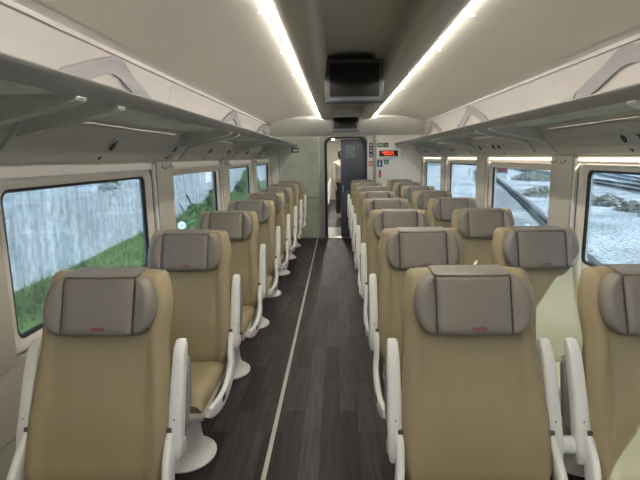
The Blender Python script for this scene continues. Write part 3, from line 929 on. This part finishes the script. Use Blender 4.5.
# signs on the right part of the end wall
def sign(name, x0, x1, z0, z1, m, label, marks, cat='sign', y=yE, t=.006):
    root = empty(name, ((x0+x1)/2, y-t/2, z0))
    tag(root, label, cat)
    w, h = x1-x0, z1-z0
    bm = bmesh.new(); box(bm, (0, 0, h/2), (w, t, h), .001); link('board', bm, m, root)
    for (kind, cx, cz, sx, sz, mm) in marks:
        bm = bmesh.new(); yy = -t/2-.0012
        X, Z = cx*w, h*cz
        if kind == 'box': box(bm, (X, yy, Z), (sx*w, .002, sz*h))
        elif kind == 'tri': prism(bm, [(X-sx*w/2, Z-sz*h/2), (X+sx*w/2, Z-sz*h/2), (X, Z+sz*h/2)], yy-.001, yy+.001)
        elif kind == 'disc': prism(bm, [(X+sx*w/2*math.cos(a), Z+sx*w/2*math.sin(a)) for a in [2*PI*i/20 for i in range(20)]], yy-.001, yy+.001)
        elif kind == 'arrow': prism(bm, [(X-sx*w/2, Z-sz*h/6), (X, Z-sz*h/6), (X, Z-sz*h/2), (X+sx*w/2, Z), (X, Z+sz*h/2), (X, Z+sz*h/6), (X-sx*w/2, Z+sz*h/6)], yy-.001, yy+.001)
        link('pictogram', bm, mm, root, smooth=False)
    return root
W_, R_, G_, D_, B_ = M['signw'], M['red'], M['green'], M['dark'], M['blue']
sign('notice_sign', .588, .655, 1.52, 1.775, D_, 'tall narrow black pictogram sign on the panel right of the end door', [('disc', 0, .86, .55, .2, W_), ('box', 0, .64, .6, .06, W_), ('disc', 0, .45, .5, .2, W_), ('tri', 0, .17, .6, .16, W_)])
sign('alarm_sign', .582, .655, 1.355, 1.44, R_, 'small red and white square sign under the black pictogram sign', [('box', 0, .45, .55, .5, W_), ('box', 0, .4, .2, .3, R_)])
sign('exit_sign', .735, .855, 1.700, 1.772, G_, 'green emergency strip sign above the lit display', [('arrow', .2, .5, .35, .5, W_), ('box', -.2, .5, .16, .6, W_)])
sign('notice_sign', .860, .945, 1.700, 1.772, D_, 'small black sign next to the green strip above the lit display', [('box', 0, .5, .6, .2, W_)])
sign('pictogram_sign', .735, .835, 1.335, 1.462, B_, 'dark blue square pictogram sign under the lit display', [('disc', 0, .72, .22, .2, W_), ('box', 0, .38, .26, .36, W_), ('box', -.42, .5, .1, .9, D_), ('box', .42, .5, .1, .9, D_)])
sign('hammer_sign', .865, .955, 1.385, 1.462, G_, 'small faded green sign right of the dark blue pictogram', [('box', 0, .5, .6, .15, W_), ('arrow', 0, .25, .4, .2, W_)])
sign('extinguisher_sign', .740, .840, 1.13, 1.315, W_, 'red fire extinguisher pictogram low on the end wall', [('box', .0, .36, .42, .60, R_), ('disc', .0, .66, .42, .2, R_), ('box', .0, .76, .16, .14, D_), ('box', -.15, .84, .42, .06, D_)])
# LED display
root = empty('led_display', (.945, yE-.02, 1.50)); tag(root, 'white housed display showing glowing red letters on the end wall', 'display')
bm = bmesh.new(); box(bm, (0, 0, .085), (.44, .04, .17), .008); link('housing', bm, M['endwall'], root)
bm = bmesh.new(); box(bm, (.0, -.021, .082), (.345, .004, .105), .002); link('window', bm, M['screen'], root)
bm = bmesh.new()
# dot-matrix glyphs
rs = random.Random(3)
xx = -.12
for line, zc in ((0, .104), (1, .064)):
    x = -.125
    while x < .12:
        if rs.random() < .85:
            for (a, b, w, h) in ((0, 0, .004, .026), (.010, 0, .004, .026), (.005, rs.choice((.011, 0, -.011)), .012, .004)):
                if rs.random() < .9: box(bm, (x+a, -.0235, zc+b), (w, .001, h))
        x += .021
link('characters', bm, M['led'], root, smooth=False)['label'] = 'glowing red characters'

# ------------------------------------------------------------------ vestibule and next carriage
bm = bmesh.new(); box(bm, (CX, 9.8, -.03), (2.84, 1.4, .06)); struct(link('floor', bm, M['vest'], smooth=False))
bm = bmesh.new(); box(bm, (CX, 14, -.03), (2.84, 7.0, .06)); struct(link('floor', bm, M['floor'], smooth=False))
bm = bmesh.new()
box(bm, (-.66, 10.45, 1.0), (.05, .5, 2.0)); box(bm, (.9, 9.9, 1.0), (.05, 1.5, 2.0))
box(bm, (LW-.03, 10.0, 1.0), (.05, 1.8, 2.1)); box(bm, (RW+.03, 10.0, 1.0), (.05, 1.8, 2.1))
struct(link('wall_vestibule', bm, M['endwall'], smooth=False))
bm = bmesh.new(); box(bm, (CX, 13.3, 2.15), (2.84, 8.3, .04)); struct(link('ceiling', bm, M['ceil'], smooth=False))
bm = bmesh.new()
for s in (-1, 1):
    x = CX+s*1.42
    box(bm, (x, 14.1, .40), (.05, 6.8, .80)); box(bm, (x, 14.1, 1.80), (.05, 6.8, .75))
    for y in (10.8, 12.8, 14.8, 16.8): box(bm, (x, y, 1.1), (.05, .5, .70))
box(bm, (CX, 17.5, 1.1), (2.84, .05, 2.2))
struct(link('wall_beyond', bm, M['wall'], smooth=False))
root = empty('strip_light', (CX-.3, 13.8, 2.11)); tag(root, 'bright ceiling light seen through the end doorway in the next carriage', 'light')
bm = bmesh.new(); box(bm, (0, 0, 0), (.06, 6.0, .012), .003); link('diffuser', bm, M['light'], root)
bm = bmesh.new(); box(bm, (0, 0, .014), (.10, 6.1, .018), .003); link('housing', bm, M['white'], root)
for k in range(4):
    r = dup(proto, tree); r.location = (-.52, 12.9+k, 0)
    tag(r, 'tan seat seen through the end doorway in the next carriage, %s of the four' % ('nearest', 'second', 'third', 'farthest')[k], 'seat', 'seats in the next carriage')

# the person in the doorway beyond
def skin_body(name, verts, edges, radii, m, parent=None, sub=2):
    me = bpy.data.meshes.new(name); me.from_pydata([Vector(v) for v in verts], edges, [])
    o = bpy.data.objects.new(name, me); COL.objects.link(o)
    o.modifiers.new('s', 'SKIN')
    for i, r in enumerate(radii):
        sv = me.skin_vertices[0].data[i]; sv.radius = r if isinstance(r, tuple) else (r, r); sv.use_root = (i == 0)
    o.modifiers.new('u', 'SUBSURF').levels = sub; o.modifiers[-1].render_levels = sub
    dg = bpy.context.evaluated_depsgraph_get(); dg.update()
    m2 = bpy.data.meshes.new_from_object(o.evaluated_get(dg))
    bpy.data.objects.remove(o)
    m2.materials.clear(); m2.materials.append(m)
    for p in m2.polygons: p.use_smooth = True
    o = bpy.data.objects.new(name, m2); COL.objects.link(o)
    if parent: o.parent = parent
    return o
person = empty('person', (.105, 12.2, 0)); person.rotation_euler = (0, 0, math.radians(-155))
tag(person, 'person with dark hair, pale shirt and dark trousers standing in the doorway beyond', 'person')
V = [(0, 0, .94), (0, 0, 1.08), (0, -.01, 1.24), (0, 0, 1.38), (0, .0, 1.46), (0, .01, 1.52), (0, .015, 1.60), (0, .02, 1.67)]
E = [(i, i+1) for i in range(7)]; Rr = [.13, .115, .125, .11, .055, .052, .085, .075]
for s in (-1, 1):
    b = len(V)
    V += [(s*.09, 0, .86), (s*.10, .01, .48), (s*.10, -.02, .09), (s*.11, .11, .035)]; E += [(0, b), (b, b+1), (b+1, b+2), (b+2, b+3)]; Rr += [.085, .058, .040, .034]
    b = len(V)
    V += [(s*.18, 0, 1.37), (s*.22, -.01, 1.10), (s*.21, .05, .86), (s*.205, .07, .79)]; E += [(3, b), (b, b+1), (b+1, b+2), (b+2, b+3)]; Rr += [.05, .04, .028, .030]
    h0 = b+3
    for k in range(5):
        c = len(V)
        if k < 4:
            p = Vector((s*.205+(k-1.5)*.0, .045+k*.017, .745)); V += [tuple(p), (p.x, p.y+.004, p.z-.04+.006*abs(k-1.5)), (p.x-s*.012, p.y+.004, p.z-.062+.006*abs(k-1.5))]
            E += [(h0, c), (c, c+1), (c+1, c+2)]; Rr += [.010, .009, .007]
        else:
            V += [(s*.195, .105, .775), (s*.19, .118, .745)]; E += [(h0, c), (c, c+1)]; Rr += [.011, .008]
skin_body('body', V, E, Rr, M['skin'], person)
# shirt, trousers, hair over the body
skin_body('shirt', [(0, 0, .90), (0, 0, 1.08), (0, -.01, 1.24), (0, 0, 1.39), (0, 0, 1.43), (.18, 0, 1.37), (.22, -.01, 1.10), (.213, .03, .93), (-.18, 0, 1.37), (-.22, -.01, 1.10), (-.213, .03, .93)],
          [(0, 1), (1, 2), (2, 3), (3, 4), (3, 5), (5, 6), (6, 7), (3, 8), (8, 9), (9, 10)], [.185, .155, .155, .13, .075, .068, .056, .044, .068, .056, .044], M['shirt'], person)
skin_body('trousers', [(0, 0, 1.0), (.09, 0, .86), (.10, .01, .48), (.10, -.02, .10), (-.09, 0, .86), (-.10, .01, .48), (-.10, -.02, .10)], [(0, 1), (1, 2), (2, 3), (0, 4), (4, 5), (5, 6)], [.145, .105, .078, .062, .105, .078, .062], M['trouser'], person)
bm = bmesh.new()
bmesh.ops.create_uvsphere(bm, u_segments=20, v_segments=14, radius=1)
for v in bm.verts:
    x, y, z = v.co
    v.co = Vector((x*.098, .000+y*.108, 1.635+z*(.098 if z > 0 else .20)))
    if y > .35 and z < .45: v.co.y = .05
link('hair', bm, M['fiber'], person)
bm = bmesh.new()
for s in (-1, 1):
    bmesh.ops.create_uvsphere(bm, u_segments=10, v_segments=8, radius=.012, matrix=Matrix.Translation((s*.032, .098, 1.61)))
for f in bm.faces: pass
link('eyes', bm, M['dark'], person)
bm = bmesh.new(); sweep(bm, [(0, .095, 1.62), (0, .115, 1.585), (0, .10, 1.575)], csec(.012, 8), scales=[.5, 1, .6]); link('nose', bm, M['skin'], person)
bm = bmesh.new(); box(bm, (0, .098, 1.548), (.045, .012, .010), .004); link('mouth', bm, M['rust'], person)

# ------------------------------------------------------------------ outside, right
GZ = -.85
bm = bmesh.new()
nx, ny = 60, 70
g = [[bm.verts.new((1.9+78*(i/nx)**1.6, -12+130*j/ny, GZ+.05*math.sin(i*1.3+j*.7)*(0 if i < 2 else 1)*random.random())) for i in range(nx+1)] for j in range(ny+1)]
for j in range(ny):
    for i in range(nx): bm.faces.new((g[j][i], g[j][i+1], g[j+1][i+1], g[j+1][i]))
o = link('ground', bm, M['ballast']); o['kind'] = 'structure'
def track(pts, label, sleep=True):
    path = smoothline([(x, y, 0) for x, y in pts], 10)
    root = empty('railway_track', (path[0].x, path[0].y, GZ)); tag(root, label, 'track', 'tracks outside on the right')
    o0 = Vector(root.location)
    for off in (-.8, .8):
        bm = bmesh.new(); pp = []
        for i, p in enumerate(path):
            d = (path[min(i+1, len(path)-1)]-path[max(i-1, 0)]).normalized(); n = Vector((d.y, -d.x, 0))
            pp.append(p+n*off+Vector((0, 0, .14))-Vector((o0.x, o0.y, 0)))
        sweep(bm, pp, [(-.075, -.08), (-.075, -.06), (-.02, -.04), (-.035, .06), (-.035, .08), (.035, .08), (.035, .06), (.02, -.04), (.075, -.06), (.075, -.08)], up=Vector((1, 0, 0)))
        link('rail', bm, M['steel'], root)
    # sleepers
    bm = bmesh.new(); acc = 0; last = path[0]
    for a, b in zip(path, path[1:]):
        L = (b-a).length; t = 0
        while acc+t < L:
            p = a+(b-a)*((acc+t)/L); d = (b-a).normalized(); ang = math.atan2(d.y, d.x)-PI/2
            box(bm, (p.x-o0.x, p.y-o0.y, -.01), (2.5, .20, .09), 0, M4=Matrix.Rotation(ang, 4, 'Z')); t += .62
        acc = (acc+t)-L
    s_ = link('sleepers', bm, M['sleeper'], root, smooth=False); s_['kind'] = 'stuff'
track([(2.6, 2.5), (4.6, 10.6), (6.55, 17.6), (8.8, 25.8), (14.4, 47), (22, 75)], 'railway track running away just outside the right windows')
track([(15.5, 12), (17.2, 22), (19.6, 33), (21.3, 42), (24.5, 58), (30, 85)], 'second railway track beyond the dry shrubs on the right')
track([(23.6, 36), (28, 50), (36, 70), (47, 95)], 'curving branch track farthest out on the right')
def shrub(name, c, r, n, m, label, cat, group, ls=.05, flat=.6, stems=10):
    root = empty(name, c); tag(root, label, cat, group)
    bm = bmesh.new()
    for i in range(n):
        a = random.uniform(0, 2*PI); u = random.random()**.45; ph = random.uniform(0, 1)
        p = Vector((r[0]*u*math.cos(a)*math.sqrt(1-ph*ph*.7), r[1]*u*math.sin(a)*math.sqrt(1-ph*ph*.7), r[2]*ph*(1-.4*u*u)+.02))
        p += Vector([random.gauss(0, .03) for _ in range(3)])
        d = Vector([random.gauss(0, 1) for _ in range(3)]).normalized(); e = d.cross(Vector((random.gauss(0, 1), random.gauss(0, 1), random.gauss(0, 1)))).normalized()
        l = ls*random.uniform(.6, 1.5)
        vs = [bm.verts.new(p-d*l), bm.verts.new(p+e*l*.35), bm.verts.new(p+d*l), bm.verts.new(p-e*l*.35)]
        bm.faces.new(vs)
    f = link('foliage', bm, m, root, smooth=False)
    bm = bmesh.new()
    for i in range(stems):
        a = 2*PI*i/stems
        sweep(bm, [(0, 0, 0), (r[0]*.3*math.cos(a), r[1]*.3*math.sin(a), r[2]*.45), (r[0]*.6*math.cos(a), r[1]*.6*math.sin(a), r[2]*.8)], csec(.012, 5), up=Vector((.3, 1, .1)))
    link('stems', bm, M['rust'], root)
G1 = 'dry shrubs between the tracks'
shrub('dry_shrub', (11.95, 28.4, GZ), (1.1, 1.7, .5), 1500, M['dry'], 'grey dry shrub between the tracks, lower one in the second right window', 'shrub', G1, .09)
shrub('dry_shrub', (18.2, 46, GZ), (1.7, 2.8, .7), 1500, M['dry'], 'grey dry shrub farther off, upper one in the second right window', 'shrub', G1, .13)
for i, (x, y, rx, rz) in enumerate(((12.6, 25.0, .6, .35), (12.5, 22.6, .7, .45), (12.2, 20.2, .6, .4), (12.0, 18.0, .7, .45), (11.7, 15.6, .7, .4))):
    shrub('dry_shrub', (x, y, GZ), (rx, 1.05, rz), 600, M['dry'], 'tuft of dry shrub in the nearest right window, %s' % ('farthest left of the row', 'second from the left', 'in the middle of the row', 'second from the right', 'at the right end')[i], 'shrub', G1, .09)
# dark red trackside cabinet
root = empty('trackside_cabinet', (20.5, 62, GZ)); root.scale = (1.2, 1.2, 1.2); tag(root, 'dark red cabinet far off beside the track, through the second right window', 'cabinet')
bm = bmesh.new(); box(bm, (0, 0, 1.0), (1.3, .9, 1.7), .05); link('body', bm, M['rust'], root)
bm = bmesh.new(); box(bm, (0, 0, 1.9), (1.5, 1.1, .1), .03); link('roof', bm, M['steel'], root)
bm = bmesh.new(); box(bm, (0, 0, .075), (1.4, 1.0, .15)); link('plinth', bm, M['sleeper'], root, smooth=False)

# ------------------------------------------------------------------ outside, left: grass bank and concrete wall
def bank(x, y):
    t = max(0, min(1, (-2.6-x)/2.4)); t = t*t*(3-2*t)
    rise = interp([(3, .30), (8, .40), (12, .54), (15, .62), (20, .76), (30, .9)], y)
    return GZ+rise*t
bm = bmesh.new()
g = [[bm.verts.new((-1.7-3.7*i/16, -6+44*j/60, bank(-1.7-3.7*i/16, -6+44*j/60))) for i in range(17)] for j in range(61)]
for j in range(60):
    for i in range(16): bm.faces.new((g[j][i], g[j][i+1], g[j+1][i+1], g[j+1][i]))
link('ground', bm, M['soil'])['kind'] = 'structure'
bm = bmesh.new()
rg = random.Random(11)
for i in range(42000):
    y = 3+22*rg.random()**1.3; x = -2.5-2.33*rg.random()**.8
    z = bank(x, y)
    h = rg.uniform(.07, .17)*(1.5 if x < -4.7 else 1); w = rg.uniform(.006, .012)*(1+y*.04)
    a = rg.uniform(0, PI); l = Vector((rg.gauss(0, .35), rg.gauss(0, .35), 1)).normalized()
    dx = Vector((math.cos(a), math.sin(a), 0))*w
    p = Vector((x, y, z-.01))
    bm.faces.new([bm.verts.new(p-dx), bm.verts.new(p+dx), bm.verts.new(p+l*h)])
go = link('grass', bm, M['grass'], smooth=False); tag(go, 'green grass growing along the foot of the concrete wall', 'grass'); go['kind'] = 'stuff'
bm = bmesh.new()
prism(bm, [(-5.02, -1.2), (-5.02, 3.2), (-5.4, 3.2), (-5.5, -1.2)], -6, 38)
wl = link('retaining_wall', bm, M['concrete'], smooth=False); tag(wl, 'long streaked pale concrete wall outside the left windows', 'wall')
G2 = 'green shrubs by the concrete wall'
shrub('green_shrub', (-4.55, 18.3, bank(-4.55, 18.3)), (.4, 1.3, .75), 2600, M['leaf'], 'leafy green shrub by the wall at the right edge of the second left window', 'shrub', G2, .07)
shrub('green_shrub', (-4.6, 15.4, bank(-4.6, 15.4)), (.35, .8, .35), 1200, M['leaf'], 'low green shrub by the wall in the middle of the second left window', 'shrub', G2, .06)
shrub('green_shrub', (-4.4, 24, bank(-4.4, 24)), (.4, 2.0, 1.3), 2600, M['leaf'], 'tall green shrub by the wall in the third left window', 'shrub', G2, .09)
# hanging ivy sprigs at the top of the nearest left window
root = empty('hanging_ivy', (-4.9, 10.4, 1.9)); tag(root, 'ivy sprigs hanging down the concrete wall, top right of the nearest left window', 'ivy')
bm = bmesh.new()
for i in range(900):
    y = rg.gauss(0, .7); L = max(0, .75*(1-abs(y)/1.6)+rg.gauss(0, .12)); z = -rg.random()*L
    p = Vector((rg.uniform(-.04, .06), y, z-.15)); d = Vector((rg.gauss(0, 1), rg.gauss(0, 1), rg.gauss(0, 1))).normalized(); e = d.cross(Vector((1, .3, .2))).normalized()
    l = rg.uniform(.02, .045)
    bm.faces.new([bm.verts.new(p-d*l), bm.verts.new(p+e*l*.6), bm.verts.new(p+d*l), bm.verts.new(p-e*l*.6)])
link('leaves', bm, M['leaf'], root, smooth=False)
bm = bmesh.new()
for i in range(12):
    y = -1+i*.18; sweep(bm, [(-.0, y, .1), (.02, y+.03, -.25), (.01, y-.02, -.3-.35*(1-abs(y)))], csec(.006, 5), up=Vector((0, 1, 0)))
link('vines', bm, M['rust'], root)
# leaning pole and round signal disc
root = empty('signal_disc', (-4.0, 12.05, bank(-4, 12))); 
tag(root, 'round white signal disc with blue centre on a green bar outside the left windows', 'signal')
zc = -.135-root.location.z
bm = bmesh.new()
def disc(bm, c, r, n, t, ax):
    # ax: facing direction
    q = Vector(ax).to_track_quat('Z', 'Y').to_matrix().to_4x4()
    pts = [(r*math.cos(2*PI*i/n), r*math.sin(2*PI*i/n)) for i in range(n)]
    T = Matrix.Translation(c) @ q
    a = [bm.verts.new(T @ Vector((x, y, -t/2))) for x, y in pts]; b = [bm.verts.new(T @ Vector((x, y, t/2))) for x, y in pts]
    for i in range(n): bm.faces.new((a[i], a[(i+1) % n], b[(i+1) % n], b[i]))
    bm.faces.new(a[::-1]); bm.faces.new(b)
ax = (4.0, -12, 1.6)
disc(bm, (0, 0, zc), .10, 26, .02, ax); link('disc', bm, M['signw'], root)
bm = bmesh.new(); disc(bm, Vector((0, 0, zc))+Vector(ax).normalized()*.012, .028, 16, .01, ax); link('disc_centre', bm, M['blue'], root)
bm = bmesh.new(); sweep(bm, [(0, .03, 0), (0, .03, zc)], csec(.018, 8), up=Vector((1, 0, 0))); link('post', bm, M['green'], root)
bm = bmesh.new(); sweep(bm, [(0, .03, zc-.02), (.02, 1.05, zc)], csec(.02, 8), up=Vector((1, 0, 0))); link('bar', bm, M['green'], root)
bm = bmesh.new(); sweep(bm, smoothline([(0, 1.25, -.9), (0, .95, -.45), (0, .55, .0), (0, 0.05, .42)], 4), csec(.03, 8), up=Vector((1, 0, 0)), scales=None)
o = link('leaning_pole', bm, M['black'], loc=(-4.75, 14.9, .02)); tag(o, 'thin dark pole leaning by the wall in the second left window', 'pole')

# ------------------------------------------------------------------ world, sun, camera
w = bpy.data.worlds.new('World'); SC.world = w; w.use_nodes = True
nt = w.node_tree; bg = nt.nodes['Background']
sky = nt.nodes.new('ShaderNodeTexSky'); sky.sky_type = 'HOSEK_WILKIE'
SUN = Vector((1, -.6, 1.3)).normalized()
sky.sun_direction = SUN; sky.turbidity = 3.0
nt.links.new(sky.outputs[0], bg.inputs[0]); bg.inputs[1].default_value = 4.0
sd = bpy.data.lights.new('Sun', 'SUN'); sd.energy = 15; sd.angle = .009; sd.color = (1, .95, .86)
so = bpy.data.objects.new('Sun', sd); COL.objects.link(so); so.rotation_euler = (-SUN).to_track_quat('-Z', 'Y').to_euler()

cam = bpy.data.cameras.new('Camera'); cam.sensor_width = 36; cam.lens = 27; cam.clip_start = .02; cam.clip_end = 500
co = bpy.data.objects.new('Camera', cam); COL.objects.link(co); SC.camera = co
f, yaw, pit, rol = 480.0, .03852, .17027, .01521
def ray(a, b, wv=1):
    c, s = math.cos(rol), math.sin(rol); u = c*a-s*b; v = s*a+c*b
    x, y, z = u, wv, -v
    c, s = math.cos(pit), math.sin(pit); y, z = c*y+s*z, -s*y+c*z
    c, s = math.cos(yaw), math.sin(yaw); x, y = c*x-s*y, s*x+c*y
    return Vector((x, y, z))
F_ = ray(0, 0); R2 = ray(1, 0, 0); U2 = -ray(0, 1, 0)
m = Matrix.Identity(4)
for i in range(3): m[i][0] = R2[i]; m[i][1] = U2[i]; m[i][2] = -F_[i]
m[0][3], m[1][3], m[2][3] = 0, 0, 1.526
co.matrix_world = m
SC.view_settings.view_transform = 'Standard'; SC.view_settings.look = 'None'
SC.view_settings.gamma = 1; SC.view_settings.use_curve_mapping = False
SC.view_settings.exposure = 0.08
